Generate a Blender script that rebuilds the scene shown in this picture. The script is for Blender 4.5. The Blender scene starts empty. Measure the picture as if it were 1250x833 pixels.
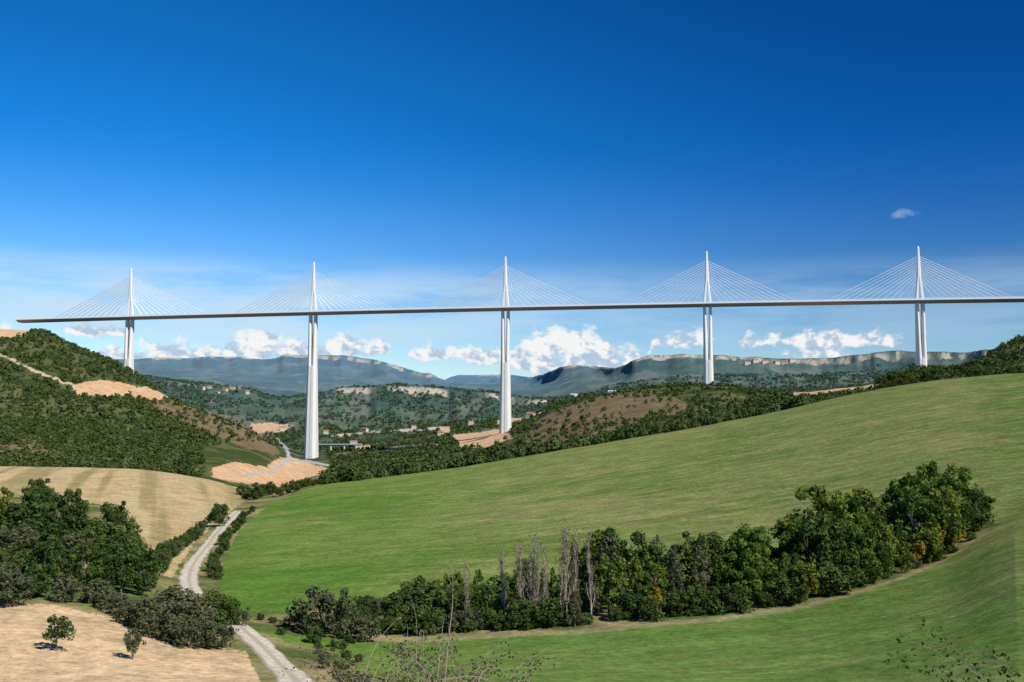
import bpy, math, numpy as np, random
from mathutils import Vector
rng=np.random.default_rng(7); random.seed(7)
F=1215.0; PIT=math.radians(4.0); CP,SP=math.cos(PIT),math.sin(PIT)
scene=bpy.context.scene
# ---------------- image pixel helpers (column / row -> ray slopes, world point -> pixel) -------------
def ray(u,v):
    x=(np.asarray(u,float)-625)/F; y=(416.5-np.asarray(v,float))/F
    d=CP-y*SP
    return x/d,(SP+y*CP)/d           # dX/dY , dZ/dY
def proj(X,Y,Z):
    d=np.maximum(Y*CP+Z*SP,1.0)
    return 625+F*X/d, 416.5-F*(-Y*SP+Z*CP)/d
def hsh(x,y,s):
    n=(x.astype(np.int64)*374761393+y.astype(np.int64)*668265263+s*1274126177)&0xffffffff
    n=((n^(n>>13))*1274126177)&0xffffffff
    n=n^(n>>16)
    return (n&0xffffff)/float(0xffffff)
def vn(x,y,s=0):
    x=np.asarray(x,float);y=np.asarray(y,float)
    xi=np.floor(x);yi=np.floor(y);fx=x-xi;fy=y-yi
    fx=fx*fx*(3-2*fx);fy=fy*fy*(3-2*fy)
    a=hsh(xi,yi,s);b=hsh(xi+1,yi,s);c=hsh(xi,yi+1,s);d=hsh(xi+1,yi+1,s)
    return (a+(b-a)*fx)*(1-fy)+(c+(d-c)*fx)*fy
def fbm(x,y,s=0,o=4):
    r=0;a=0.5;t=0
    for i in range(o):
        r=r+a*vn(x*2**i+i*17.3,y*2**i-i*9.1,s+i);t+=a;a*=0.5
    return r/t
def pchip(x,y,xi):
    x=np.asarray(x,float);y=np.asarray(y,float)
    h=np.diff(x);d=np.diff(y)/h
    m=np.zeros_like(y);m[0]=d[0];m[-1]=d[-1]
    s=(d[:-1]*d[1:])>0
    w1=2*h[1:]+h[:-1];w2=h[1:]+2*h[:-1]
    with np.errstate(divide='ignore',invalid='ignore'):
        mm=(w1+w2)/(w1/d[:-1]+w2/d[1:])
    m[1:-1]=np.where(s,mm,0)
    xi=np.clip(xi,x[0],x[-1]);k=np.clip(np.searchsorted(x,xi)-1,0,len(x)-2)
    t=(xi-x[k])/h[k]
    return (y[k]*(1+2*t)*(1-t)**2+m[k]*h[k]*t*(1-t)**2+y[k+1]*t*t*(3-2*t)+m[k+1]*h[k]*t*t*(t-1))
def sst(a,b,x):
    t=np.clip((x-a)/(b-a),0,1);return t*t*(3-2*t)

# ---------------- terrain form lines (image column, estimated depth in metres, image row) ---------------------
LA=[(-900,75,840),(0,88,840),(150,90,838),(300,95,836),(600,100,836),(900,95,836),(1250,80,836),(1900,75,800)]
LB=[(-900,115,735),(0,125,742),(150,130,755),(300,140,768),(450,150,775),(600,148,772),(730,148,765),(850,150,752),(960,155,740),(1050,165,718),(1150,180,683),(1220,200,640),(1300,215,605),(1450,240,560),(1900,260,520)]
LC=[(-900,150,690),(0,160,700),(150,165,715),(250,170,735),(300,175,738),(450,180,728),(600,180,722),(730,182,712),(850,185,700),(960,190,688),(1050,200,665),(1150,215,630),(1220,235,598),(1300,255,570),(1450,280,535),(1900,300,500)]
LD=[(-900,270,630),(0,280,640),(150,290,650),(250,290,665),(300,290,658),(450,300,645),(600,310,628),(750,320,605),(870,325,585),(1000,330,560),(1127,340,530),(1250,350,508),(1450,360,480),(1900,360,460)]
LE=[(-900,520,570),(0,520,572),(150,510,575),(250,500,588),(300,490,602),(340,470,602),(380,450,597),(450,460,588),(540,480,575),(700,500,548),(860,510,520),(960,520,500),(1050,525,480),(1150,530,464),(1250,530,456),(1450,530,445),(1900,530,430)]
LF=[(-900,680,565),(0,680,570),(150,680,572),(250,680,585),(300,680,594),(340,680,606),(380,680,606),(450,680,600),(540,680,592),(700,700,566),(860,700,536),(960,700,518),(1050,700,500),(1150,700,482),(1250,700,472),(1450,700,458),(1900,700,445)]
LG=[(-900,1150,480),(0,1150,505),(150,1150,525),(250,1100,550),(300,1050,568),(340,1000,588),(380,1000,592),(450,1000,586),(540,1000,578),(620,1050,562),(700,1150,530),(800,1150,514),(860,1150,506),(960,1150,497),(1050,1150,484),(1150,1150,473),(1250,1150,462),(1450,1150,440),(1900,1150,400)]
LH=[(-900,1900,330),(-100,1840,388),(0,1830,402),(50,1820,408),(90,1815,426),(130,1800,442),(154,1790,452),(185,1780,473),(220,1750,492),(260,1680,508),(300,1600,527),(330,1550,547),(350,1600,558),(375,1740,561),(430,1740,558),(480,1720,554),(540,1720,546),(616,1706,530),(660,1700,504),(700,1690,491),(760,1680,480),(820,1670,474),(870,1664,473),(920,1660,477),(960,1650,482),(1050,1640,474),(1100,1630,460),(1127,1621,452),(1160,1620,453),(1195,1610,442),(1220,1600,426),(1250,1600,415),(1330,1600,405),(1450,1600,392),(1700,1580,330),(1900,1580,300)]
LI=[(-900,2350,400),(0,2300,440),(150,2300,475),(185,2300,493),(220,2300,508),(300,2300,538),(375,2250,541),(450,2250,538),(540,2250,531),(616,2200,525),(700,2200,507),(800,2200,492),(870,2200,490),(960,2200,490),(1050,2200,482),(1127,2200,474),(1250,2200,450),(1450,2200,425),(1900,2200,390)]
LJ=[(-900,3300,440),(0,3300,446),(150,3400,454),(170,3400,458),(230,3400,466),(300,3300,475),(340,3250,485),(380,3200,481),(420,3100,474),(480,3000,471),(540,3000,474),(600,3000,479),(660,3000,487),(700,3000,484),(760,3000,480),(870,3000,474),(960,3000,475),(1050,3000,472),(1127,3000,465),(1250,3000,452),(1450,3000,430),(1900,3000,420)]
JST=[(-900,0),(380,0),(430,5),(480,8),(540,9),(600,9),(650,8),(680,0),(1900,0)]
LK=[(-900,3900,458),(165,3900,466),(230,3900,474),(300,3900,484),(340,3900,492),(420,3700,485),(540,3600,486),(660,3500,490),(760,3400,486),(870,3400,480),(960,3400,480),(1050,3400,476),(1190,3400,466),(1250,3300,455),(1450,3300,440),(1900,3300,430)]
LS=[(-900,5500,452),(165,5800,453),(330,5800,458),(450,5800,466),(530,6000,471),(650,6000,470),(700,5000,468),(760,4000,468),(870,3800,464),(960,3750,464),(1050,3700,462),(1190,3700,456),(1250,3600,448),(1900,3600,430)]
LR=[(-900,6500,436),(0,7000,438),(165,7500,438),(200,7500,436),(330,7500,437),(350,7500,434),(420,7500,434),(450,7400,438),(480,7300,446),(525,7200,456),(538,8500,462),(560,10500,458),(620,10500,458),(650,9000,460),(690,6500,447),(730,6000,448),(755,5000,449),(775,4600,439),(795,4500,433),(860,4500,433),(950,4400,438),(1000,4300,438),(1050,4200,433),(1090,4150,429),(1190,4100,430),(1205,4050,428),(1250,4000,425),(1900,4000,420)]
RST=[(-900,3),(165,1.5),(350,2.5),(390,4),(450,5),(525,7),(540,1.5),(700,2.5),(780,4),(860,4.5),(960,4.5),(1030,8),(1190,12),(1250,5),(1900,3)]
def line(L,ts):
    a=np.array(L,float);t,zs=ray(a[:,0],a[:,2])
    return pchip(t,a[:,1],ts),pchip(t,a[:,1]*zs,ts)
TT=np.linspace(-1.15,1.0,1600)
cols=[]
cols.append((np.full_like(TT,-200.),np.full_like(TT,10.)))
cols.append((np.full_like(TT,0.),np.full_like(TT,-2.2)))
cols.append((np.full_like(TT,12.),np.full_like(TT,-4.8)))
cols.append((np.full_like(TT,50.),np.full_like(TT,-15.5)))
for L in (LA,LB,LC,LD,LE,LF,LG,LH,LI): cols.append(line(L,TT))
def stepof(S,ts):
    a=np.array(S,float);return np.interp(ts,(a[:,0]-625)/F,a[:,1])
YJ,ZJ=line(LJ,TT);sj=stepof(JST,TT)*(.35+1.1*fbm(TT*60,TT*0,201,3))
YJ=YJ+(fbm(TT*38,TT*0,203,3)-.5)*160
cols.append((YJ-26,ZJ-sj*YJ/F-1));cols.append((YJ,ZJ))
cols.append(line(LK,TT));cols.append(line(LS,TT))
YR,ZR=line(LR,TT);sr=stepof(RST,TT)*(.3+1.2*fbm(TT*55,TT*0,205,3))
YR=YR*(1+(fbm(TT*40,TT*0,207,3)-.5)*.05)
cols.append((YR*.992,ZR-sr*YR/F-1));cols.append((YR,ZR));cols.append((YR+900,ZR-15));cols.append((np.full_like(TT,24000.),ZR-260))
CY=np.array([c[0] for c in cols]);CZ=np.array([c[1] for c in cols])
YY=np.concatenate([np.linspace(-200,0,8)[:-1],np.geomspace(20,24020,2400)-20])
TAB=np.zeros((len(TT),len(YY)))
for k in range(len(TT)): TAB[k]=pchip(CY[:,k],CZ[:,k],YY)
def tof(X,Y): return np.clip(X/np.maximum(Y,60.),TT[0],TT[-1])
def h(X,Y,noise=True):
    X=np.asarray(X,float);Y=np.asarray(Y,float)
    t=tof(X,Y);ti=(t-TT[0])/(TT[1]-TT[0]);i=np.clip(np.floor(ti).astype(int),0,len(TT)-2);ft=ti-i
    j=np.clip(np.searchsorted(YY,Y)-1,0,len(YY)-2);fy=np.clip((Y-YY[j])/(YY[j+1]-YY[j]),0,1)
    z=(TAB[i,j]*(1-ft)+TAB[i+1,j]*ft)*(1-fy)+(TAB[i,j+1]*(1-ft)+TAB[i+1,j+1]*ft)*fy
    if noise:
        z=z+(fbm(X/14,Y/14,3,3)-.5)*0.5*sst(20,80,Y)
        a=sst(580,1000,Y)
        z=z+a*(1-sst(2500,4500,Y)*0.3)*((0.5-np.abs(fbm(X/190,Y/190,5,3)-.5)*2)*9+(fbm(X/40,Y/40,8,2)-.5)*4-2)
        b=sst(2600,4500,Y)
        z=z-b*np.abs(fbm(X/600,Y/900,11,4)-.5)*2*60*np.clip(Y/5500,.6,1.6)*np.clip((np.interp(t,TT,YR)*.985-Y)/900+.15,.15,1)+b*3
    return z
def bline(L,X,Y):
    a=np.array(L,float);t,_=ray(a[:,0],a[:,2]);return np.interp(X/np.maximum(Y,60),t,a[:,1])
def hit(u,v,y0=60,y1=2600):
    t,s=ray(u,v);ys=np.geomspace(y0,y1,3000);g=h(t*ys,ys);below=np.where(s*ys<g)[0]
    k=below[0] if len(below) else 0
    return float(t*ys[k]),float(ys[k]),float(g[k])

def inpoly(u,v,P):
    r=np.zeros(u.shape,bool);n=len(P)
    for a in range(n):
        x1,y1=P[a];x2,y2=P[(a+1)%n]
        if y1==y2: continue
        c=((y1>v)!=(y2>v))&(u<(x2-x1)*(v-y1)/(y2-y1)+x1)
        r^=c
    return r
def nearline(u,v,P,w):
    d=np.full(u.shape,1e9)
    for (x1,y1),(x2,y2) in zip(P[:-1],P[1:]):
        L=(x2-x1)**2+(y2-y1)**2;t=np.clip(((u-x1)*(x2-x1)+(v-y1)*(y2-y1))/L,0,1)
        d=np.minimum(d,np.hypot(u-x1-t*(x2-x1),(v-y1-t*(y2-y1))*1.6))
    return d<w
FIELD=[(480,1200),(445,833),(415,797),(350,785),(268,745),(272,690),(290,650),(330,613),(380,594),(540,560),(700,530),(860,505),(960,485),(1050,465),(1150,445),(1270,430),(3000,300),(3000,1200)]
LEFTF=[(-900,545),(0,560),(100,563),(200,570),(310,595),(300,610),(262,640),(235,665),(205,712),(187,705),(178,660),(140,620),(60,604),(-900,590)]
TANF=[(-900,730),(0,738),(60,738),(130,753),(200,775),(265,789),(300,795),(318,833),(330,1200),(-900,1200)]
DIRT=[[(88,472),(100,466),(125,464),(150,468),(187,476),(220,481),(218,489),(180,488),(140,483),(95,484)],
      [(-60,398),(20,391),(44,402),(24,411),(-60,413)],
      [(258,571),(285,564),(325,570),(338,560),(352,558),(372,562),(400,572),(382,582),(350,596),(305,592),(260,583)],
      [(305,518),(330,516),(358,519),(342,529),(310,527)],
      [(550,530),(612,525),(628,534),(602,545),(565,549)],
      [(605,514),(645,503),(668,501),(640,513),(610,520)],
      [(955,480),(1000,473),(1075,468),(1065,476),(990,486)],
      [(536,522),(548,520),(550,530),(538,531)],
      [(430,545),(450,543),(455,548),(432,549)]]
SCRUBB=[[(175,488),(230,492),(280,504),(335,535),(340,556),(300,548),(250,526),(200,506)],
        [(640,535),(660,510),(690,497),(740,482),(800,477),(832,488),(845,500),(800,512),(740,530),(690,548),(640,556)],
        [(-20,538),(30,535),(60,550),(150,562),(140,566),(60,562),(-20,562)]]
ROADS=[[(163,448),(176,459),(188,471),(166,476)],[(400,533),(470,527),(545,523)],[(470,548),(520,545),(560,540)],[(0,432),(40,452),(92,472)]]
GROADS=[[(338,536),(350,548),(353,558),(345,568),(328,576),(300,580)],[(345,562),(375,563),(400,568)]]
CLEAR=[(245,545),(330,540),(345,530),(400,545),(405,590),(350,606),(290,598),(250,592)]
def regions(X,Y,Z):
    u,v=proj(X,Y,Z)
    ju=(fbm(X/np.maximum(Y,60)*160,np.log(np.maximum(Y,20))*90,21,3)-.5)
    jv=(fbm(X/np.maximum(Y,60)*160,np.log(np.maximum(Y,20))*90,31,3)-.5)
    u=u+ju*7;v=v+jv*5
    R=np.zeros(X.shape,int)
    nr=Y<620
    R[nr]=6
    R[nr&inpoly(u,v,FIELD)]=1
    R[nr&(Y>200)&inpoly(u,v,LEFTF)]=2
    R[(Y<145)&inpoly(u,v,TANF)]=3
    B=bline(LB,X,Y);C=bline(LC,X,Y);t=X/np.maximum(Y,60)
    tap=sst(.492,.455,t)
    R[(Y>B-2+ju*4)&(Y<B-2.5+(C-6.5-B+ju*6)*tap)&(t>-.27)&(t<.492)&(R==1)]=6
    far=(Y>600)
    mid=far&(Y<2700)
    for P in SCRUBB: R[mid&inpoly(u,v,P)]=5
    for P in DIRT: R[mid&inpoly(u,v,P)]=4
    for P in ROADS: R[mid&nearline(u,v,P,1.7)]=7
    for P in GROADS: R[mid&nearline(u-ju*6,v-jv*4,P,2.2)]=8
    return R,u,v
# ---------------- generic mesh helpers ----------------
def npmesh(name,V,Fc,mats=(),smooth=False,attrs=None,midx=None):
    me=bpy.data.meshes.new(name);V=np.ascontiguousarray(V,np.float32);Fc=np.asarray(Fc,np.int32);k=Fc.shape[1]
    me.vertices.add(len(V));me.vertices.foreach_set('co',V.ravel())
    me.loops.add(Fc.size);me.loops.foreach_set('vertex_index',Fc.ravel())
    me.polygons.add(len(Fc));me.polygons.foreach_set('loop_start',np.arange(0,Fc.size,k,dtype=np.int32))
    me.polygons.foreach_set('loop_total',np.full(len(Fc),k,np.int32))
    if midx is not None: me.polygons.foreach_set('material_index',np.asarray(midx,np.int32))
    me.polygons.foreach_set('use_smooth',np.full(len(Fc),smooth,bool))
    for m in mats: me.materials.append(m)
    for n,a in (attrs or {}).items():
        a=np.asarray(a,np.float32)
        if a.ndim==1:
            at=me.attributes.new(n,'FLOAT','POINT');at.data.foreach_set('value',a)
        else:
            at=me.attributes.new(n,'FLOAT_COLOR','POINT');at.data.foreach_set('color',np.concatenate([a,np.ones((len(a),1),np.float32)],1).ravel())
    me.update();me.validate();return me
def obj(name,me,parent=None,loc=None):
    o=bpy.data.objects.new(name,me);scene.collection.objects.link(o)
    if parent: o.parent=parent
    if loc is not None:o.location=loc
    return o
class NT:
    def __init__(s,nt): s.nt=nt;s.n=nt.nodes;s.l=nt.links
    def add(s,t,ins=None,**kw):
        n=s.n.new(t)
        for k,v in kw.items(): setattr(n,k,v)
        for k,v in (ins or {}).items():
            if isinstance(v,bpy.types.NodeSocket): s.l.new(v,n.inputs[k])
            else: n.inputs[k].default_value=v
        return n
    def m(s,op,a,b=0.0,c=0.0):
        n=s.n.new('ShaderNodeMath');n.operation=op
        for i,v in enumerate((a,b,c)):
            if isinstance(v,bpy.types.NodeSocket): s.l.new(v,n.inputs[i])
            else: n.inputs[i].default_value=v
        return n.outputs[0]
    def mix(s,f,a,b,bt='MIX'):
        n=s.n.new('ShaderNodeMix');n.data_type='RGBA';n.blend_type=bt
        for i,v in ((0,f),(6,a),(7,b)):
            if isinstance(v,bpy.types.NodeSocket): s.l.new(v,n.inputs[i])
            else: n.inputs[i].default_value=v if i==0 else (*v,1) if len(v)==3 else v
        return n.outputs[2]
    def ramp(s,f,a,b):
        n=s.n.new('ShaderNodeMapRange');n.interpolation_type='SMOOTHSTEP'
        s.l.new(f,n.inputs[0]);n.inputs[1].default_value=a;n.inputs[2].default_value=b;return n.outputs[0]
def newmat(name):
    m=bpy.data.materials.new(name);m.use_nodes=True;m.node_tree.nodes.clear();return m,NT(m.node_tree)
def simple(name,col,rough=.7,var=.15,scale=1.0,bump=0.0):
    m,t=newmat(name);g=t.add('ShaderNodeNewGeometry')
    nz=t.add('ShaderNodeTexNoise',{'Vector':g.outputs['Position'],'Scale':scale,'Detail':4.0})
    f=t.m('MULTIPLY_ADD',nz.outputs[0],2*var,1-var)
    c=t.mix(1.0,col,t.add('ShaderNodeCombineColor',{0:f,1:f,2:f}).outputs[0],'MULTIPLY')
    b=t.add('ShaderNodeBsdfPrincipled',{'Base Color':c,'Roughness':rough})
    o=t.add('ShaderNodeOutputMaterial',{'Surface':b.outputs[0]});return m
# ---------------- terrain sheet ----------------
rows=np.concatenate([np.linspace(-120,60,22)[:-1],np.linspace(60,600,620)[:-1],np.geomspace(600,2600,330)[:-1],np.geomspace(2600,12500,340)[:-1],np.geomspace(12500,23500,12)])
tb=np.concatenate([np.linspace(-1.15,-.58,70)[:-1],np.linspace(-.58,.58,1000),np.linspace(.58,1.0,60)[1:]])
Yg,Tg=np.meshgrid(rows,tb,indexing='ij')
Xg=Tg*(Yg+np.where(Yg<60,(60-Yg)*0.9,0)+0.0)
Zg=h(Xg,Yg)
nr_,nc_=Yg.shape
X=Xg.ravel();Y=Yg.ravel();Z=Zg.ravel()
R,U,Vv=regions(X,Y,Z)
c=lambda *a:np.array(a)
def lerp(a,b,f): return a*(1-f[:,None])+b*f[:,None]
n1=fbm(X/60,Y/60,41,4);n2=fbm(X/9,Y/9,51,3);n3=fbm(X/300,Y/300,61,3);n4=fbm(X/25,Y/25,71,3)
ones=np.ones_like(X)[:,None]
wild=lerp(ones*c(.045,.065,.022),ones*c(.095,.108,.040),sst(.42,.68,n4))
wild=lerp(wild,ones*c(.22,.18,.10),sst(.56,.72,n1)*.55*(1-.6*(X<-.2*Y)))
farw=lerp(ones*c(.036,.066,.024),ones*c(.085,.115,.042),sst(.38,.62,n3*.5+n1*.5))
farw=lerp(farw,ones*c(.22,.20,.12),sst(.57,.68,fbm(X/90,Y/260,81,4))*.5)
col=lerp(wild,farw,sst(2000,3000,Y))
k=R==1
dry=sst(.38,.62,fbm(X/75,Y/38,91,4))
upper=sst(440,700,U)*sst(780,620,Vv)
fg=lerp(ones*c(.082,.165,.026),ones*c(.130,.190,.044),dry*.8)
fg=lerp(fg,ones*c(.168,.200,.062),upper*.75)
edge_=sst(1130,1235,U+(Vv-500)*.15+(n1-.5)*90)*sst(660,520,Vv)
fg=lerp(fg,ones*c(.080,.160,.026),edge_*.5)
near_=sst(690,770,Vv)*sst(450,700,U);fg=lerp(fg,ones*c(.105,.178,.042),near_*.6)
pt=sst(.56,.68,fbm(X/34,Y/16,93,4));fg=lerp(fg,ones*c(.24,.225,.095),pt*(.15+.35*upper))
pg=sst(.56,.70,fbm(X/48,Y/22,97,4));fg=lerp(fg,ones*c(.070,.145,.024),pg*.4)
col[k]=fg[k]
stripe=np.zeros_like(X);stripe[k]=(0.22+.55*upper+.2*dry)[k]
k=R==2
lf=lerp(ones*c(.28,.225,.105),ones*c(.42,.32,.170),sst(.28,.58,fbm((X+Y*.35)/6,Y/150,95,3)))
col[k]=lf[k];stripe[k]=.4
k=R==3;tf=lerp(ones*c(.44,.31,.175),ones*c(.54,.40,.24),n1);col[k]=tf[k];stripe[k]=.25
k=R==4;col[k]=lerp(ones*c(.44,.25,.12),ones*c(.60,.43,.26),n2)[k]
k=R==5;col[k]=lerp(ones*c(.115,.080,.048),ones*c(.21,.165,.088),n4)[k]
k=R==6;col[k]=lerp(ones*c(.08,.11,.032),ones*c(.25,.21,.10),sst(.38,.66,n2*.6+n4*.4))[k]
k=R==7;col[k]=c(.48,.39,.28)
k=R==8;col[k]=c(.34,.34,.35)
B=bline(LB,X,Y);e=np.abs(Y-(B-3.0+(n2-.5)*3));tt=X/np.maximum(Y,60)
kk=sst(2.6,.8,e)*(tt>-.16)*sst(.50,.44,tt)*.7;col=lerp(col,ones*c(.30,.24,.13),kk)
tl=np.interp(tt,TT,YJ);tr=np.interp(tt,TT,YR)
sjv=np.interp(tt,TT,sj);srv=np.interp(tt,TT,sr)
rk=((Y>tl-38)&(Y<tl-2)&(sjv>3.0))|((Y>tr*.989)&(Y<tr*.9985)&(srv>1.6))
rk=rk*sst(.34,.54,fbm(X/45,Y/400,99,4))
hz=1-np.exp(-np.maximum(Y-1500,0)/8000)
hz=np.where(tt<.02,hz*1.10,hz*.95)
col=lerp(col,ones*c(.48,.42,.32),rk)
col=lerp(col,ones*c(.115,.215,.34),np.clip(hz*np.where(rk>.3,.55,1.),0,1))  # aerial haze baked into the ground colour, bluer with distance
idx=np.arange(nr_*nc_).reshape(nr_,nc_)
Fc=np.stack([idx[:-1,:-1],idx[:-1,1:],idx[1:,1:],idx[1:,:-1]],-1).reshape(-1,4)
gm,t=newmat('ground_material')
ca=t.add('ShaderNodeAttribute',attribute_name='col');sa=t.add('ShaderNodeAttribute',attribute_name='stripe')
g=t.add('ShaderNodeNewGeometry')
mp=t.add('ShaderNodeMapping',{'Vector':g.outputs['Position'],'Rotation':(0,0,math.radians(-12)),'Scale':(.012,.20,.0)})
st=t.add('ShaderNodeTexNoise',{'Vector':mp.outputs[0],'Scale':1.0,'Detail':4.0,'Roughness':.75})
mp2=t.add('ShaderNodeMapping',{'Vector':g.outputs['Position'],'Rotation':(0,0,math.radians(-12)),'Scale':(.14,.35,.0)})
st2=t.add('ShaderNodeTexNoise',{'Vector':mp2.outputs[0],'Scale':1.0,'Detail':5.0,'Roughness':.8})
sf=t.m('MULTIPLY',t.ramp(t.m('ADD',t.m('MULTIPLY',st.outputs[0],.40),t.m('MULTIPLY',st2.outputs[0],.60)),.48,.60),sa.outputs['Fac'])
nf=t.add('ShaderNodeTexNoise',{'Vector':g.outputs['Position'],'Scale':.8,'Detail':4.0,'Roughness':.85})
nf2=t.add('ShaderNodeTexNoise',{'Vector':g.outputs['Position'],'Scale':.09,'Detail':5.0,'Roughness':.8})
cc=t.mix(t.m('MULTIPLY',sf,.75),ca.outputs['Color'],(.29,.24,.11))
mp3=t.add('ShaderNodeMapping',{'Vector':g.outputs['Position'],'Rotation':(0,0,math.radians(-16)),'Scale':(1,1,0)})
yy_=t.add('ShaderNodeSeparateXYZ',{0:mp3.outputs[0]}).outputs[1]
ph=t.m('ADD',t.m('MULTIPLY',yy_,2*math.pi/7.0),t.m('MULTIPLY',nf2.outputs[0],5.0))
row=t.m('MULTIPLY',t.m('MULTIPLY',t.m('SINE',ph),.055),t.m('MINIMUM',t.m('MULTIPLY',sa.outputs['Fac'],2.0),1.0))
f1=t.m('MULTIPLY_ADD',nf.outputs[0],2.2,-.1);f2=t.m('MULTIPLY_ADD',nf2.outputs[0],1.4,.3);ff=t.m('MULTIPLY',t.m('MULTIPLY',f1,f2),t.m('ADD',row,1.0))
cc=t.mix(1.0,cc,t.add('ShaderNodeCombineColor',{0:ff,1:ff,2:ff}).outputs[0],'MULTIPLY')
bp=t.add('ShaderNodeBump',{'Height':nf.outputs[0],'Strength':.6,'Distance':.35})
bs=t.add('ShaderNodeBsdfDiffuse',{'Color':cc,'Roughness':.6,'Normal':bp.outputs[0]})
t.add('ShaderNodeOutputMaterial',{'Surface':bs.outputs[0]})
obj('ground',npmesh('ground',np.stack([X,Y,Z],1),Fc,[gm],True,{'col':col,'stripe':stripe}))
# ---------------- dirt track ribbon ----------------
TRK=[(372,850),(352,822),(325,795),(296,768),(262,750),(238,728),(231,706),(240,684),(257,662),(275,640),(292,624)]
def ribbon(name,pts,w,mat,lift,y0=60,y1=600):
    P=np.array([hit(u,v,y0,y1)[:2] for u,v in pts])
    s=np.r_[0,np.cumsum(np.hypot(*np.diff(P,axis=0).T))];q=np.linspace(0,s[-1],int(s[-1]/1.2)+2)
    px=pchip(s,P[:,0],q);py=pchip(s,P[:,1],q)
    for _ in range(10):
        px[1:-1]=(px[:-2]+px[1:-1]*2+px[2:])/4;py[1:-1]=(py[:-2]+py[1:-1]*2+py[2:])/4
    dx=np.gradient(px);dy=np.gradient(py);L=np.hypot(dx,dy);nx=-dy/L;ny=dx/L
    off=np.linspace(-1,1,9)*w/2;V=[]
    for j,o in enumerate(off):
        ww=o*(1+(fbm(q/4,q*0+j//5*3,77,2)-.5)*.45)
        x=px+nx*ww;y=py+ny*ww;z=h(x,y)+lift-(0.25 if j in(0,8) else 0)
        V.append(np.stack([x,y,z],1))
    V=np.stack(V,1);n=len(q);ix=np.arange(n*9).reshape(n,9)
    Fq=np.stack([ix[:-1,:-1],ix[:-1,1:],ix[1:,1:],ix[1:,:-1]],-1).reshape(-1,4)
    a=np.tile(np.abs(np.linspace(-1,1,9)),n)
    obj(name,npmesh(name,V.reshape(-1,3),Fq,[mat],True,{'across':a}));return px,py
rm,t=newmat('track_material');g=t.add('ShaderNodeNewGeometry');a=t.add('ShaderNodeAttribute',attribute_name='across')
n_=t.add('ShaderNodeTexNoise',{'Vector':g.outputs['Position'],'Scale':1.2,'Detail':6.0,'Roughness':.7})
cc=t.mix(t.ramp(n_.outputs[0],.35,.7),(.36,.31,.24),(.66,.60,.50))
cen=t.m('MULTIPLY',t.ramp(a.outputs['Fac'],.30,.05),t.ramp(n_.outputs[0],.40,.55))
edge=t.m('MULTIPLY',t.ramp(t.m('ADD',a.outputs['Fac'],t.m('MULTIPLY',n_.outputs[0],.6)),.95,1.2),.85)
cc=t.mix(t.m('MULTIPLY',cen,.6),cc,(.20,.19,.10));cc=t.mix(edge,cc,(.19,.18,.08))
t.add('ShaderNodeOutputMaterial',{'Surface':t.add('ShaderNodeBsdfDiffuse',{'Color':cc,'Roughness':.5}).outputs[0]})
tpx,tpy=ribbon('dirt_road',TRK,4.2,rm,.16)
# ---------------- bridge ----------------
bridge=bpy.data.objects.new('cable_stayed_bridge',None);scene.collection.objects.link(bridge)
conc=simple('pier_concrete',(.77,.76,.72),.75,.10,.08);steel=simple('white_painted_steel',(.88,.88,.88),.45,.03,.2)
deckm=simple('deck_steel',(.30,.33,.38),.5,.05,.1);asph=simple('asphalt',(.05,.05,.05),.9,.1,1)
stm=simple('stay_sheath',(.92,.92,.93),.4,.02,1)
AX=Vector((339.3,-42.3,0)).normalized();NX=Vector((-AX.y,AX.x,0))   # NX away from camera
iv=np.array([-2.62,-2,-1,0,1,2.,2.45]);vv=np.array([391.5,387.5,382,376.5,371.5,367.5,365.5]);yi=1706-42.3*iv
zz=ray(625,vv)[1]*yi;cf=np.polyfit(iv,zz,2)
def dpos(i,l=0,n=0,dz=0):
    p=Vector((-11.2+339.3*i,1706-42.3*i,float(np.polyval(cf,min(i,2.6))+ (max(i,2.6)-2.6)*(2*cf[0]*2.6+cf[1]))+dz))
    return p+AX*l+NX*n
class MB:
    def __init__(s): s.v=[];s.f=[]
    def loft(s,rings,cap=True):
        b=len(s.v);n=len(rings[0])
        for r in rings:s.v+= [tuple(p) for p in r]
        for k in range(len(rings)-1):
            for j in range(n):
                a=b+k*n+j;c_=b+k*n+(j+1)%n;s.f.append((a,c_,c_+n,a+n))
        if cap:
            s.f.append(tuple(range(b,b+n))[::-1]);s.f.append(tuple(range(b+(len(rings)-1)*n,b+len(rings)*n)))
    def make(s,name,mat,parent=None,smooth=False):
        me=bpy.data.meshes.new(name);me.from_pydata(s.v,[],s.f);me.materials.append(mat)
        import bmesh
        bm=bmesh.new();bm.from_mesh(me);bmesh.ops.recalc_face_normals(bm,faces=bm.faces);bm.to_mesh(me);bm.free()
        if smooth:
            for p in me.polygons:p.use_smooth=True
        return obj(name,me,parent)
def tubeV(mb,a,b,r0,r1,n=5):
    a=Vector(a);b=Vector(b);d=(b-a).normalized();x=d.orthogonal().normalized();y=d.cross(x)
    mb.loft([[a+(x*math.cos(2*math.pi*k/n)+y*math.sin(2*math.pi*k/n))*r0 for k in range(n)],[b+(x*math.cos(2*math.pi*k/n)+y*math.sin(2*math.pi*k/n))*r1 for k in range(n)]])
I0,I1=-2.62,4.3
sec=[(-16,0),(16,0),(16,-.9),(13.5,-1.3),(7,-4.3),(-7,-4.3),(-13.5,-1.3),(-16,-.9)]
mb=MB();st_=np.linspace(I0,I1,90)
mb.loft([[dpos(i,0,n,z) for n,z in sec] for i in st_]);mb.make('deck',deckm,bridge)
mb=MB();mb.loft([[dpos(i,0,n,z) for n,z in((-13.5,.02),(13.5,.02),(13.5,.12),(-13.5,.12))] for i in st_]);mb.make('road_surface',asph,bridge)
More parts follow.
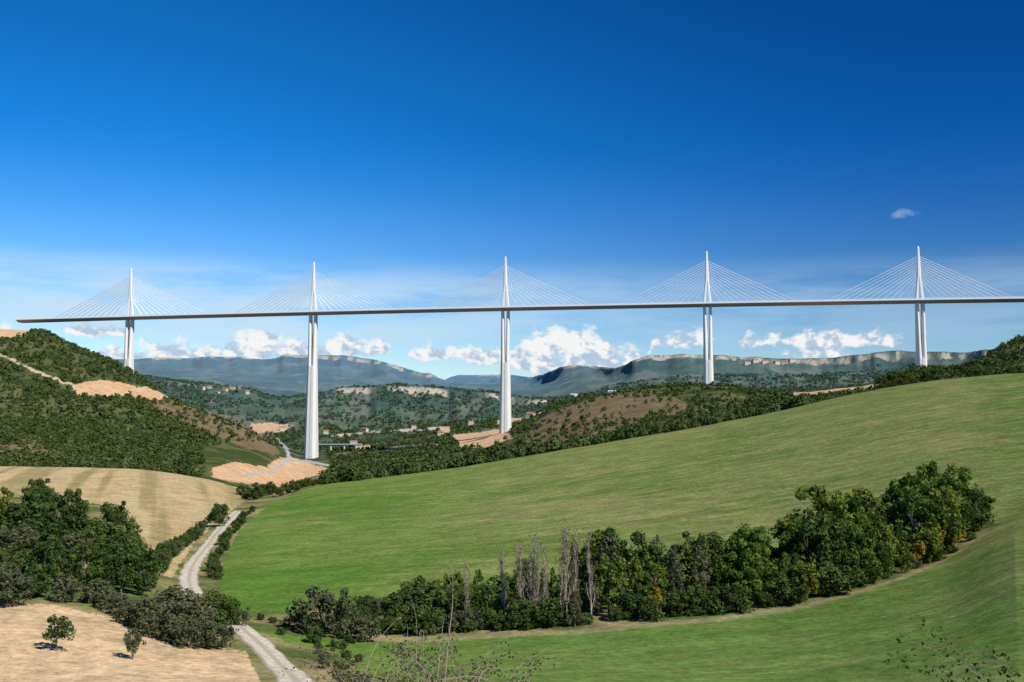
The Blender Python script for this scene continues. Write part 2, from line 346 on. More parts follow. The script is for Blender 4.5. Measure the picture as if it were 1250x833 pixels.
mb=MB()
for sgn in(-1,1):
    for z0,z1,th in((.0,1.3,.25),(1.6,1.9,.1),(2.2,2.5,.1),(2.8,3.1,.12)):
        mb.loft([[dpos(i,0,sgn*15.6+a,z) for a,z in((-th/2,z0+.004),(th/2,z0+.004),(th/2,z1),(-th/2,z1))] for i in st_])
for i in np.arange(I0,I1,12/342):
    for sgn in(-1,1):
        p=dpos(i,0,sgn*15.4,0);tubeV(mb,p,p+Vector((0,0,3.1)),.12,.12,4)
mb.make('wind_screen',steel,bridge)
for i in(-2,-1,0,1,2,3,4):
    top=dpos(i,0,0,-4.3);zt=top.z;X0,Y0=top.x,top.y
    zb=float(h(X0,Y0))-6
    H=zt-zb;split=min(90,H*.72 if H<110 else 90);zs=zt-split
    mb=MB();rings=[]
    for q in np.linspace(0,1,14):
        z=zb+(zs-zb)*q;dd=(zt-z)
        wl=7.2+max(0,dd-60)*.018;wt=5+dd*.034
        S=[(-.55*wl,-wt),(-.5,-wt),(-.5,-wt+1.6),(.5,-wt+1.6),(.5,-wt),(.55*wl,-wt),(wl,-wt*.55),(wl,wt*.55),(.55*wl,wt),(.5,wt),(.5,wt-1.6),(-.5,wt-1.6),(-.5,wt),(-.55*wl,wt),(-wl,wt*.55),(-wl,-wt*.55)]
        rings.append([Vector((X0,Y0,z))+AX*a+NX*b for a,b in S])
    mb.loft(rings);mb.make('pier_shaft',conc,bridge)
    for sg in(-1,1):
        mb=MB();rings=[]
        for q in np.linspace(0,1,12):
            z=zs+(zt-zs)*q;dd=zt-z;wo=7.2+max(0,dd-60)*.018+.0;wi=.5+2.0*q**.8;wt=5+dd*.034
            m=(wo+wi)/2;w=(wo-wi)/2
            S=[(m-w,-wt*.8),(m-w*.3,-wt),(m+w*.1,-wt),(m+w,-wt*.55),(m+w,wt*.55),(m+w*.1,wt),(m-w*.3,wt),(m-w,wt*.8)]
            rings.append([Vector((X0,Y0,z))+AX*a*sg+NX*b for a,b in S])
        mb.loft(rings);mb.make('pier_column',conc,bridge)
        mb=MB();rings=[]
        for q in np.linspace(0,1,8):
            z=.2+39*q;wo=7.2-4.1*q;wi=2.4*(1-q)**1.0+.02;wt=2.6-.6*q
            rings.append([dpos(i,0,0,z)+AX*a*sg+NX*b for a,b in((wi,-wt*.7),(wi+.3,-wt),(wo-.8,-wt),(wo,-wt*.5),(wo,wt*.5),(wo-.8,wt),(wi+.3,wt),(wi,wt*.7))])
        mb.loft(rings);mb.make('pylon_leg',steel,bridge)
    mb=MB();rings=[]
    for q in np.linspace(0,1,8):
        z=39.2+(88-39.2)*q;wl=3.1-1.6*q**1.3;wt=2.0-.6*q
        rings.append([dpos(i,0,0,z)+AX*a+NX*b for a,b in((-wl*.6,-wt),(wl*.6,-wt),(wl,-wt*.5),(wl,wt*.5),(wl*.6,wt),(-wl*.6,wt),(-wl,wt*.5),(-wl,-wt*.5))])
    rings.append([dpos(i,0,0,90.5)+AX*a*.2+NX*b*.2 for a,b in((-.6,-1),(.6,-1),(1,-.5),(1,.5),(.6,1),(-.6,1),(-1,.5),(-1,-.5))])
    mb.loft(rings);mb.make('pylon_mast',steel,bridge)
    mb=MB()
    for sg in(-1,1):
        for k in range(11):
            l=24+12.7*k;zp=36+k*3.7
            a=dpos(i+sg*l/342,0,0,.1);b=dpos(i,sg*1.5,0,zp)
            for n in(-.5,.5): tubeV(mb,a+NX*n,b+NX*n*.6,.34,.34,6)
    mb.make('stay_cables',stm,bridge)
# ---------------- small road bridge in the valley ----------------
rb=bpy.data.objects.new('road_bridge',None);scene.collection.objects.link(rb)
tx0,_=ray(383,543);tx1,_=ray(442,543);yb=1960;zd=float(ray(400,542.0)[1])*yb
blue=simple('blue_painted_girder',(.36,.50,.66),.5,.05,.3)
mb=MB();xa,xb=float(tx0)*yb,float(tx1)*yb
mb.loft([[ (x,yb+n,zd+z) for n,z in((-5,0),(5,0),(5,-1.4),(3.5,-3.2),(-3.5,-3.2),(-5,-1.4))] for x in np.linspace(xa,xb,6)]);mb.make('deck',blue,rb)
mb=MB()
for x in np.linspace(xa+8,xb-8,4):
    zg=float(h(x,yb))-2;mb.loft([[(x-1.2,yb-3,zg),(x+1.2,yb-3,zg),(x+1.2,yb+3,zg),(x-1.2,yb+3,zg)],[(x-.9,yb-3,zd-3.21),(x+.9,yb-3,zd-3.21),(x+.9,yb+3,zd-3.21),(x-.9,yb+3,zd-3.21)]])
mb.make('piers',conc,rb)
# ---------------- houses ----------------
wallm=simple('render_wall',(.62,.56,.46),.9,.08,.5);roofm=simple('tile_roof',(.36,.17,.11),.9,.2,1);winm=simple('window_glass',(.04,.05,.07),.3,.0,1);whitem=simple('white_cladding',(.75,.76,.78),.6,.05,.3)
def house(name,u,v,y0,y1,w,d,hh,wall=wallm,roof=roofm,rh=.35,fix=None):
    if fix: Yh=fix;x=float(ray(u,v)[0])*Yh;z=float(h(x,Yh))
    else: x,Yh,z=hit(u,v,y0,y1)
    e=bpy.data.objects.new(name,None);scene.collection.objects.link(e);e.location=(x,Yh,z+1);e.rotation_euler=(0,0,random.uniform(-.7,.7))
    mb=MB();mb.loft([[(-w/2,-d/2,-6),(w/2,-d/2,-6),(w/2,d/2,-6),(-w/2,d/2,-6)],[(-w/2,-d/2,hh),(w/2,-d/2,hh),(w/2,d/2,hh),(-w/2,d/2,hh)]]);mb.make('walls',wall,e)
    r=rh*d;mb=MB();mb.loft([[(x_,-d/2-.5,hh+.01),(x_,0,hh+r),(x_,d/2+.5,hh+.01)] for x_ in(-w/2-.5,w/2+.5)]);mb.make('roof',roof,e)
    mb=MB()
    for fl in range(max(1,int(hh//3))):
        for xx in np.arange(-w/2+1.5,w/2-1,3.2):
            z0=fl*3+1;mb.loft([[(xx,-d/2-.05,z0),(xx+1.1,-d/2-.05,z0),(xx+1.1,-d/2+.1,z0),(xx,-d/2+.1,z0)],[(xx,-d/2-.05,z0+1.4),(xx+1.1,-d/2-.05,z0+1.4),(xx+1.1,-d/2+.1,z0+1.4),(xx,-d/2+.1,z0+1.4)]])
    mb.make('windows',winm,e)
HP=[]
for u,v in((248,466),(256,467),(266,469),(275,470),(284,471),(294,472),(302,473)):
    yh=3020+random.random()*220;HP.append((float(ray(u,v)[0])*yh,yh));house('village_house',u,v,0,0,11+random.random()*5,9,6+random.random()*2,fix=yh)
for u,yh in((398,2450),(446,2480),(505,2500),(575,2500),(660,2450),(432,2150),(345,2560),(716,2700)):
    HP.append((float(ray(u,520)[0])*yh,yh));house('farmhouse',u,520,0,0,12+random.random()*4,9,5.5+random.random()*1.5,fix=yh)
for a in(('warehouse',752,480,46,22,10,2900,1),('warehouse',700,484,22,14,7,2950,1),('farmhouse',648,506,14,9,6,1720,0),('farmhouse',538,526,13,9,6,2200,0),('farmhouse',930,470,14,9,6,2500,0)):
    HP.append((float(ray(a[1],a[2])[0])*a[6],a[6]));house(a[0],a[1],a[2],0,0,a[3],a[4],a[5],whitem if a[7] else wallm,whitem if a[7] else roofm,.1 if a[7] else .35,fix=a[6])
for u in(912,922,934,948,958,967): house('village_house',u,440,0,0,28,14,9,fix=4340)
# ---------------- vegetation ----------------
def leafmat(name,dark,light,alt=None):
    m,t=newmat(name);a=t.add('ShaderNodeAttribute',attribute_name='tint');oi=t.add('ShaderNodeObjectInfo')
    c1=t.mix(a.outputs['Fac'],dark,light)
    c1=t.mix(t.m('MULTIPLY',t.ramp(oi.outputs['Random'],.35,1.0),.85),c1,t.mix(.5,c1,alt or light))
    d=t.add('ShaderNodeBsdfDiffuse',{'Color':c1});tr=t.add('ShaderNodeBsdfTranslucent',{'Color':t.mix(1.0,c1,(1.2,1.35,.6),'MULTIPLY')})
    mx=t.add('ShaderNodeMixShader',{0:.28,1:d.outputs[0],2:tr.outputs[0]});t.add('ShaderNodeOutputMaterial',{'Surface':mx.outputs[0]});return m
green=leafmat('foliage_green',(.040,.088,.016),(.17,.25,.045),(.28,.29,.055))
olive=leafmat('foliage_olive',(.056,.088,.018),(.22,.25,.050),(.30,.28,.055))
dgreen=leafmat('foliage_dark_green',(.030,.062,.017),(.105,.165,.042),(.16,.19,.05))
grey=leafmat('foliage_grey_green',(.065,.082,.040),(.17,.185,.095),(.22,.20,.11))
brownl=leafmat('foliage_brown',(.10,.09,.05),(.22,.19,.10),(.22,.18,.10))
yellow=leafmat('foliage_autumn',(.20,.17,.02),(.46,.34,.04),(.45,.28,.04))
bark=simple('bark',(.16,.125,.095),.9,.3,3);pale=simple('pale_bark',(.42,.35,.28),.9,.2,3);stemm=simple('bramble_stem',(.34,.24,.20),.9,.2,3)
def quads(C,N,s,r):
    n=len(C);q=r.normal(size=(n,3));a=np.cross(N,q);a/=np.linalg.norm(a,axis=1)[:,None]+1e-9;b=np.cross(N,a);b/=np.linalg.norm(b,axis=1)[:,None]+1e-9
    a=a*s[:,None];b=b*s[:,None]*.65
    V=np.stack([C-a,C-b*.9+a*.1,C+a,C+b],1);return V
def tubes_np(segs,n=5):
    V=[];Fq=[]
    for a,b,r0,r1 in segs:
        a=np.array(a,float);b=np.array(b,float);d=b-a;d/=np.linalg.norm(d)+1e-9
        x=np.cross(d,[.31,.2,.93] if abs(d[2])<.9 else [1,0,0.]);x/=np.linalg.norm(x);y=np.cross(d,x);o=len(V)
        for p,r in((a,r0),(b,r1)):
            for k in range(n):
                th=2*math.pi*k/n;V.append(p+(x*math.cos(th)+y*math.sin(th))*r)
        for k in range(n): Fq.append((o+k,o+(k+1)%n,o+n+(k+1)%n,o+n+k))
    return np.array(V),np.array(Fq)
def tree_mesh(name,seed,H=10,R=3.6,base=.12,ncl=46,lpc=75,leaf=.30,lm=None,bk=None,kind='round',crs=.30):
    r=np.random.default_rng(seed);C=[];CR=[]
    cz=H*(base+(1-base)/2);hz=H*(1-base)/2
    for k in range(ncl):
        d=r.normal(size=3);d/=np.linalg.norm(d);rad=r.uniform(.25,.86)**.6
        z=cz+d[2]*rad*hz
        q=(z-H*base)/(H*(1-base))
        prof={'round':1.0,'poplar':.55+.6*(1-q),'shrub':1.0}[kind]
        if kind=='round': prof=1.0+.25*max(0,.5-q)
        lop=1+.28*math.sin(math.atan2(d[1],d[0])*2+seed)+.15*math.sin(math.atan2(d[1],d[0])*3+seed*2)
        C.append((d[0]*rad*R*prof*lop*.85,d[1]*rad*R*prof*lop*.85,z));CR.append(R*crs*r.uniform(.55,1.25)*(1-.35*max(q,0)))
    C=np.array(C);CR=np.array(CR)
    LC_=[];LN=[];LT=[]
    for k in range(ncl):
        n=int(lpc*r.uniform(.6,1.2));d=r.normal(size=(n,3));d/=np.linalg.norm(d,axis=1)[:,None]
        p=C[k]+d*CR[k]*(r.uniform(.25,1.12,n)[:,None]**.6)*np.array([1,1,1.0 if kind!='poplar' else 1.5])
        nn=d+r.normal(size=(n,3))*.45+np.array([0,0,.2]);nn/=np.linalg.norm(nn,axis=1)[:,None]
        LC_.append(p);LN.append(nn);LT.append(np.clip(r.uniform(.05,.95)+r.normal(size=n)*.22,0,1))
    P=np.concatenate(LC_);N=np.concatenate(LN);T=np.concatenate(LT)
    Q=quads(P,N,leaf*r.uniform(.6,1.3,len(P)),r);nv=len(Q)*4
    segs=[];prev=np.array([0,0,-.4]);n=6;topf=.8
    pts=[prev]
    for k in range(1,n+1): pts.append(np.array([r.normal()*.12*R*.3,r.normal()*.12*R*.3,H*topf*k/n]))
    r0=H*.022
    for k in range(n): segs.append((pts[k],pts[k+1],r0*(1-k/n*.85),r0*(1-(k+1)/n*.85)))
    for k in r.choice(ncl,min(ncl,20),replace=False):
        zz_=max(.1*H,C[k][2]-R*.6*r.uniform(.5,1.2));f=np.clip(zz_/(H*topf)*n,0,n-.01);i=int(f);s0=pts[i]+(pts[i+1]-pts[i])*(f-i)
        mid=(s0+C[k])/2+np.array([0,0,.1*R]);segs+= [(s0,mid,r0*.35,r0*.22),(mid,C[k],r0*.22,r0*.08)]
    tv,tf_=tubes_np(segs)
    V=np.concatenate([Q.reshape(-1,3),tv]);Fq=np.concatenate([np.arange(nv).reshape(-1,4),tf_+nv])
    mi=np.r_[np.zeros(len(Q)),np.ones(len(tf_))];tint=np.r_[np.repeat(T,4),np.zeros(len(tv))]
    return npmesh(name,V,Fq,[lm or green,bk or bark],False,{'tint':tint},mi)
def bare_mesh(name,seed,H=13):
    r=np.random.default_rng(seed);segs=[];pts=[np.array([0,0,-.4])]
    for k in range(1,8): pts.append(pts[-1]*[1,1,0]+np.array([r.normal()*.12,r.normal()*.12,H*k/7]))
    for k in range(7): segs.append((pts[k],pts[k+1],.16*(1-k/8),.16*(1-(k+1)/8)))
    tips=[]
    for k in range(60):
        q=r.uniform(.12,.95);f=q*7;i=int(f);s0=pts[i]+(pts[i+1]-pts[i])*(f-i)
        az=r.uniform(0,6.28);L=H*(.10+.13*(1-q))*r.uniform(.5,1.2);d=np.array([math.cos(az)*.26,math.sin(az)*.26,1.0]);d/=np.linalg.norm(d)
        m=s0+d*L*.5+np.array([math.cos(az),math.sin(az),0])*L*.08;e=m+np.array([d[0]*.4,d[1]*.4,1])*L*.6
        segs+=[(s0,m,.045,.035),(m,e,.035,.012)];tips.append(e)
        for _ in range(2):
            g=m+r.normal(size=3)*.3+[0,0,L*.35];segs.append((m,g,.025,.01))
    tv,tf_=tubes_np(segs,4)
    T=np.array(tips);P=np.repeat(T,7,0)+r.normal(size=(len(T)*7,3))*.4;N=r.normal(size=P.shape);N/=np.linalg.norm(N,axis=1)[:,None]
    Q=quads(P,N,np.full(len(P),.13),r);nv=len(Q)*4
    V=np.concatenate([Q.reshape(-1,3),tv]);Fq=np.concatenate([np.arange(nv).reshape(-1,4),tf_+nv])
    return npmesh(name,V,Fq,[brownl,pale],False,{'tint':np.r_[np.repeat(r.uniform(0,1,len(Q)),4),np.zeros(len(tv))]},np.r_[np.zeros(len(Q)),np.ones(len(tf_))])
ROUND=[tree_mesh('broadleaf_mesh',s,10,3.7,.02,46,72,.27,lm) for s,lm in((1,green),(2,olive),(3,green),(4,green))]
ROUNDD=[tree_mesh('oak_mesh',s,10,4.2,.02,50,72,.27,dgreen) for s in(11,12,13)]
POP=[tree_mesh('poplar_mesh',s,12,2.4,.02,46,64,.24,green,kind='poplar',crs=.36) for s in(21,22,23)]
POPG=[tree_mesh('willow_mesh',s,12,2.6,.02,46,64,.24,grey,kind='poplar',crs=.36) for s in(25,26)]
SHR=[tree_mesh('shrub_mesh',s,4,2.6,.0,34,70,.19,dgreen,kind='shrub',crs=.34) for s in(31,32,33)]
SHG=[tree_mesh('grey_shrub_mesh',s,4,2.6,.0,34,70,.17,grey,kind='shrub',crs=.32) for s in(35,36)]
SMT=[tree_mesh('small_tree_mesh',s,4.5,2.1,.20,40,50,.14,lm,crs=.27) for s,lm in((41,dgreen),(42,grey))]
YEL=[tree_mesh('yellow_mesh',51,8,2.6,.08,34,60,.24,yellow)]
BARE=[bare_mesh('bare_mesh',s) for s in(61,62,63)]
HT={**{m.name:10 for m in ROUND+ROUNDD},**{m.name:12 for m in POP+POPG},**{m.name:4 for m in SHR+SHG},**{m.name:4.5 for m in SMT},YEL[0].name:8,**{m.name:13 for m in BARE}}
def plant(name,me,x,y,H,wf=1.0):
    o=obj(name,me,loc=(x,y,float(h(x,y))-.1));s=H/HT[me.name];o.scale=(s*wf,s*wf,s);o.rotation_euler=(0,0,random.uniform(0,6.28));return o
TOPV=np.array([(330,758),(400,722),(430,738),(480,722),(520,704),(560,696),(620,686),(690,652),(740,640),(790,652),(850,644),(900,634),(960,620),(1000,596),(1060,576),(1110,566),(1150,562),(1190,569),(1212,594),(1225,620)])
def topz(u,Y): return float(ray(u,np.interp(u,TOPV[:,0],TOPV[:,1]))[1])*Y
lb=np.array(LB,float)
def hedge_y(u): return float(np.interp(u,lb[:,0],lb[:,1]))
u=425.
while u<1214:
    for rowk in range(4):
        uu=u+random.uniform(-9,9);yy=hedge_y(uu)+1.5+rowk*6+random.uniform(-2,2)
        x=float(ray(uu,700)[0])*yy;zg=float(h(x,yy));Hh=(topz(uu,yy)-zg)
        Hh*= (0.42,.75,.92,1.0)[rowk]*random.uniform(.66,1.08)
        if rowk==0 and random.random()<.25: continue
        if Hh<1.5: Hh=1.5+random.random()
        q=random.random()
        if Hh<5.5:
            me=random.choice(SHR+SHG[:1]+SHR);nm='shrub'
        elif uu<900 and uu>540:
            if q<.35: me=random.choice(POP);nm='poplar_tree'
            elif q<.60: me=random.choice(POPG);nm='willow_tree'
            else: me=random.choice(ROUND+ROUNDD);nm='broadleaf_tree'
        else: me=random.choice(ROUND+ROUND+ROUNDD);nm='broadleaf_tree'
        plant(nm,me,x,yy,Hh,random.uniform(.8,1.15)*(1.25 if Hh<5.5 else 1))
    uu=u+random.uniform(-8,8);yy=hedge_y(uu)+random.uniform(.5,2.5);plant('shrub',random.choice(SHR+SHG[:1]),float(ray(uu,740)[0])*yy,yy,random.uniform(1.2,2.8),1.5)
    u+=26 if u>560 else 20
for uu,hh_ in((1120,6.5),(1140,7.5),(1158,6),(800,5),(1172,5),(985,6),(900,4.5)):
    yy=hedge_y(uu)+2.5;x=float(ray(uu,700)[0])*yy;plant('autumn_tree',YEL[0],x,yy,hh_,.9)
for uu,vt in((571,684),(617,672),(634,664),(645,656),(656,660),(666,664),(684,650),(692,644),(700,652),(722,652)):
    yy=hedge_y(uu)+3+random.random()*3;x=float(ray(uu,700)[0])*yy;plant('bare_poplar_tree',random.choice(BARE),x,yy,float(ray(uu,vt)[1])*yy-float(h(x,yy)),random.uniform(.7,1.0))
def at(name,pool,uu,yy,vt,wf=1.0):
    x=float(ray(uu,(vt+600)/2)[0])*yy;zg=float(h(x,yy));plant(name,random.choice(pool),x,yy,max(1.0,float(ray(uu,vt)[1])*yy-zg),wf)
for a in((395,146,712,1.0),(372,150,745,1.1),(352,150,752,1.2),(420,150,735,1),(440,146,748,1.3),(335,152,752,1.3),(320,155,748,1.2),(385,138,765,1.2),(275,140,728,1.1),(290,142,738,1.2),(262,150,722,1.2),(345,140,765,1.3)): at('shrub' ,SHR+SHG[:1],*a)
for a in((8,150,662),(30,152,668),(55,150,655),(82,152,665),(105,150,660),(128,152,668),(150,155,656),(172,156,664),(65,165,655),(140,170,642),(160,165,645),(182,165,682),(-20,152,660),(-60,155,650),(-110,155,650)): at('oak_tree',ROUNDD,a[0],a[1],a[2],.95)
for a in((90,225,590),(72,232,600),(46,265,580),(5,235,592),(138,245,606),(162,230,628),(-30,230,592),(-60,210,610)): at('oak_tree',ROUNDD+ROUND,a[0],a[1],a[2],.8)
for a in((15,128,690,1.2),(45,136,694,1.2),(85,136,700,1.2),(-20,130,690,1.2),(120,138,705,1.2),(150,132,722,1.2),(135,136,715,1.2),(0,138,680,1.2),(60,215,632,1.5),(105,225,630,1.5),(22,230,616,1.5),(30,205,640,1.4),(120,205,640,1.4),(5,200,640,1.4),(88,200,648,1.4)): at('shrub',SHR+SHG+SHG,*a)
for a in((170,127,732,1.3),(190,126,722,1.2),(205,124,714,1.2),(222,123,718,1.1),(240,122,732,1.0),(215,118,744,1.2),(258,120,752,1.0),(268,118,756,1.1),(185,120,744,1.2),(235,116,754,1.0)): at('willow_shrub',SHG,*a)
at('small_tree',SMT[:1],73,104,748,1.0);at('small_tree',SMT[1:],165,104,764,.75)
def ondist(x,y): return np.min(np.hypot(tpx-x,tpy-y))
Ln=len(tpx)
for k in range(int(Ln*.42),Ln,4):
    dx=tpx[min(k+1,Ln-1)]-tpx[k-1];dy=tpy[min(k+1,Ln-1)]-tpy[k-1];L=math.hypot(dx,dy)
    for sg in(-1,1):
        o=sg*random.uniform(3.9,6.0)*(1.2 if sg>0 else 1.);x=tpx[k]-dy/L*o;y=tpy[k]+dx/L*o
        if random.random()<.12 or ondist(x,y)<3.7: continue
        plant('hedge_shrub',random.choice(SHR+SHR+SHG),x,y,random.uniform(1.4,3.2) if sg<0 else random.uniform(2.0,4.4),1.0)
for k in range(22):
    uu=296+k*5+random.uniform(-2,2);yy=random.uniform(440,490)
    plant('hedge_shrub',random.choice(SHR),float(ray(uu,600)[0])*yy,yy,random.uniform(2,5),1.2)
for a in((268,330,612,1.0),(48,300,580,1.),(312,440,588,1.1),(330,460,587,1.2)): at('oak_tree',ROUNDD,*a)
for a in((1078,540,456,1.3),(1090,545,452,1.4),(1102,545,450,1.4),(1112,550,455,1.3),(1132,548,447,1.3),(1145,545,449,1.3),(1186,545,446,1.2),(1196,545,443,1.2),(1206,548,446,1.3),(1236,540,446,1.2),(1248,540,444,1.3),(1262,540,440,1.2)): at('oak_tree',ROUNDD,*a)
for k in range(30):
    uu=random.uniform(380,435);vv_=random.uniform(780,840);x,yy,zg=hit(uu+(vv_-785)*.35,vv_,60,200);plant('weed_clump',random.choice(SHG+SHR),x,yy,random.uniform(.4,1.4),1.1)
def bramble(name,u0,Y0,H,n,seed,leafs=5,spread=.6,arch=.6,lm=grey):
    r=np.random.default_rng(seed);x0=float(ray(u0,820)[0])*Y0;z0=float(h(x0,Y0));segs=[];P=[]
    for k in range(n):
        az=r.uniform(0,6.28);L=H*r.uniform(.6,1.15);p=np.array([r.normal()*.25*H*spread,r.normal()*.25*H*spread,-.1]);d=np.array([math.cos(az)*.35,math.sin(az)*.35,1.]);
        for s in range(9):
            d=d/np.linalg.norm(d);q=p+d*L/7;segs.append((p,q,.018*(1-s/11)*H/3,.018*(1-(s+1)/11)*H/3));p=q;d=d+np.array([math.cos(az)*.18*arch,math.sin(az)*.18*arch,-.22*arch])+r.normal(size=3)*.06
            for _ in range(leafs): P.append(p+r.normal(size=3)*.10*H/3)
    tv,tf_=tubes_np(segs,5);P=np.array(P);N=r.normal(size=P.shape)+[0,0,.6];N/=np.linalg.norm(N,axis=1)[:,None]
    Q=quads(P,N,r.uniform(.04,.075,len(P))*H/3,r);nv=len(Q)*4
    me=npmesh(name,np.concatenate([Q.reshape(-1,3),tv]),np.concatenate([np.arange(nv).reshape(-1,4),tf_+nv]),[lm,stemm],False,{'tint':np.r_[np.repeat(r.uniform(0,1,len(Q)),4),np.zeros(len(tv))]},np.r_[np.zeros(len(Q)),np.ones(len(tf_))])
    obj(name,me,loc=(x0,Y0,z0))
bramble('bramble',590,58,6.4,18,5,2,.9,1.5);bramble('bramble',505,62,6.0,16,6,5,.8,.5);bramble('bramble',535,60,7.6,3,17,2,.3,.1);bramble('bramble',545,64,5.6,20,7,5,1.0,.6);bramble('bramble',460,68,5.2,20,8,6,1.1,.6);bramble('bramble',625,66,5.0,14,12,5,1.1,1.0)
bramble('bush',1258,22,2.9,12,9,10,.35,.5,dgreen)
# distant woodland: one leafy mass, thousands of crowns
def proto(k,seed,sz):
    r=np.random.default_rng(seed);d=r.normal(size=(k,3));d[:,2]=np.abs(d[:,2])*1.1-.15;d/=np.linalg.norm(d,axis=1)[:,None]
    lump=1+.25*np.sin(d[:,0]*5+seed)*np.cos(d[:,1]*4)
    p=d*lump[:,None]*r.uniform(.7,1.05,k)[:,None]*[1,1,1.15]+[0,0,.45];nn=d+r.normal(size=(k,3))*.4;nn/=np.linalg.norm(nn,axis=1)[:,None]
    return quads(p,nn,np.full(k,sz)*r.uniform(.7,1.3,k),r)
def forest(name,X_,Y_,R_,protos,mat,tint):
    Vs=[];Ts=[];cs=rng.integers(0,len(protos),len(X_));Z_=h(X_,Y_)
    for j,p in enumerate(protos):
        m=cs==j;n=m.sum();th=rng.uniform(0,6.28,n);c_,s_=np.cos(th),np.sin(th);r_=R_[m]
        px=p[None,:,:,0]*c_[:,None,None]-p[None,:,:,1]*s_[:,None,None];py=p[None,:,:,0]*s_[:,None,None]+p[None,:,:,1]*c_[:,None,None];pz=np.broadcast_to(p[None,:,:,2],px.shape)
        V=np.stack([px*r_[:,None,None]+X_[m][:,None,None],py*r_[:,None,None]+Y_[m][:,None,None],pz*r_[:,None,None]*rng.uniform(.8,1.25,n)[:,None,None]+Z_[m][:,None,None]],-1)
        Vs.append(V.reshape(-1,3));T=tint[m][:,None]+rng.normal(size=(n,p.shape[0]))*.12;Ts.append(np.repeat(np.clip(T,0,1),4,axis=1).ravel())
    V=np.concatenate(Vs);obj(name,npmesh(name,V,np.arange(len(V)).reshape(-1,4),[mat],False,{'tint':np.concatenate(Ts)}))
def fmat(name,dark,light):
    m,t=newmat(name);a=t.add('ShaderNodeAttribute',attribute_name='tint');c1=t.mix(a.outputs['Fac'],dark,light)
    d=t.add('ShaderNodeBsdfDiffuse',{'Color':c1});t.add('ShaderNodeOutputMaterial',{'Surface':d.outputs[0]});return m
def scatter(n,y0,y1,tmax,thr,bg=.12):
    Y_=np.sqrt(rng.uniform(y0*y0,y1*y1,n));t_=rng.uniform(-tmax,tmax,n);X_=t_*Y_;Z_=h(X_,Y_)
    Rg,u_,v_=regions(X_,Y_,Z_)
    den=fbm(X_/70,Y_/70,141,4)*.6+fbm(X_/22,Y_/22,143,2)*.4;left=(t_<-.22)&(Y_<2000)
    ok=(den>thr-.10*left)|(rng.random(n)<bg+.2*left)
    ok&=(Rg==0)|((Rg==5)&(rng.random(n)<.32))
    ok&=~((Y_>600)&(Y_<2000)&inpoly(u_,v_,CLEAR))
    ok&=~((Y_>1000)&(Y_<2000)&nearline(u_,v_-2,ROADS[3],3.2))
    for i in range(-2,4):
        p=dpos(i);ok&=np.hypot(X_-p.x,Y_-p.y)>24
    for hx,hy in HP: ok&=~((np.abs(X_-hx)<16)&(Y_<hy+12)&(Y_>hy-50))
    return X_[ok],Y_[ok]
pA=[proto(80,s,.30) for s in range(4)];pB=[proto(32,s+10,.42) for s in range(4)];pC=[proto(14,s+20,.62) for s in range(3)]
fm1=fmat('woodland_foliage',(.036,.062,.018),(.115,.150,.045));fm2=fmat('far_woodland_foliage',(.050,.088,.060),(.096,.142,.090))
X_,Y_=scatter(14000,590,1150,.60,.47);R_=rng.uniform(1.2,3.8,len(X_));forest('woodland',X_,Y_,R_,pA,fm1,rng.uniform(.0,.85,len(X_)))
X_,Y_=scatter(40000,1150,2600,.60,.48);R_=rng.uniform(1.3,4.2,len(X_));forest('woodland',X_,Y_,R_,pB,fm1,rng.uniform(.0,.8,len(X_)))
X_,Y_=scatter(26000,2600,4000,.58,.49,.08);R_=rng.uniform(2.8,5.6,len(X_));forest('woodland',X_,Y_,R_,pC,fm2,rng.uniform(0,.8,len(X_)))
n=900;uu=rng.uniform(395,985,n);a=np.array(LE,float);ye=np.interp(uu,a[:,0],a[:,1])+rng.uniform(18,110,n);te,_=ray(uu,550);X_=te*ye
forest('tree_line',X_,ye,rng.uniform(1.4,4.2,n),[proto(150,s+40,.22) for s in range(4)],fm1,rng.uniform(0,.9,n))
# ---------------- sky ----------------
w=bpy.data.worlds.new('World');scene.world=w;w.use_nodes=True;w.node_tree.nodes.clear();t=NT(w.node_tree)
SUNEL=math.radians(43);SUNAZ=math.radians(132)
sky=t.add('ShaderNodeTexSky',sky_type='NISHITA',sun_disc=False,sun_elevation=SUNEL,sun_rotation=SUNAZ,air_density=1.0,dust_density=.3,ozone_density=3.0,altitude=500)
tc=t.add('ShaderNodeTexCoord');sx=t.add('ShaderNodeSeparateXYZ',{0:tc.outputs['Generated']})
az=t.m('ARCTAN2',sx.outputs[0],sx.outputs[1]);el=t.m('ARCSINE',sx.outputs[2])
def ae(u,v):
    a,s=ray(u,v);return math.atan(a),math.atan(s/math.sqrt(1+a*a))
base0=t.mix(1.0,sky.outputs[0],(1.05,1.24,1.38),'MULTIPLY')
pol=t.ramp(el,.0,.28)
skyc=t.mix(pol,base0,t.mix(1.0,sky.outputs[0],(.07,.80,1.50),'MULTIPLY'))
pol2=t.ramp(el,.12,.50);skyc=t.mix(pol2,skyc,t.mix(1.0,skyc,(.5,.68,.70),'MULTIPLY'))
right=t.m('MULTIPLY',t.ramp(az,-.40,.55),t.ramp(el,-.05,.15))
skyc=t.mix(right,skyc,t.mix(1.0,skyc,(.34,.48,.60),'MULTIPLY'))
AZ0,AZW=-.55,1.10
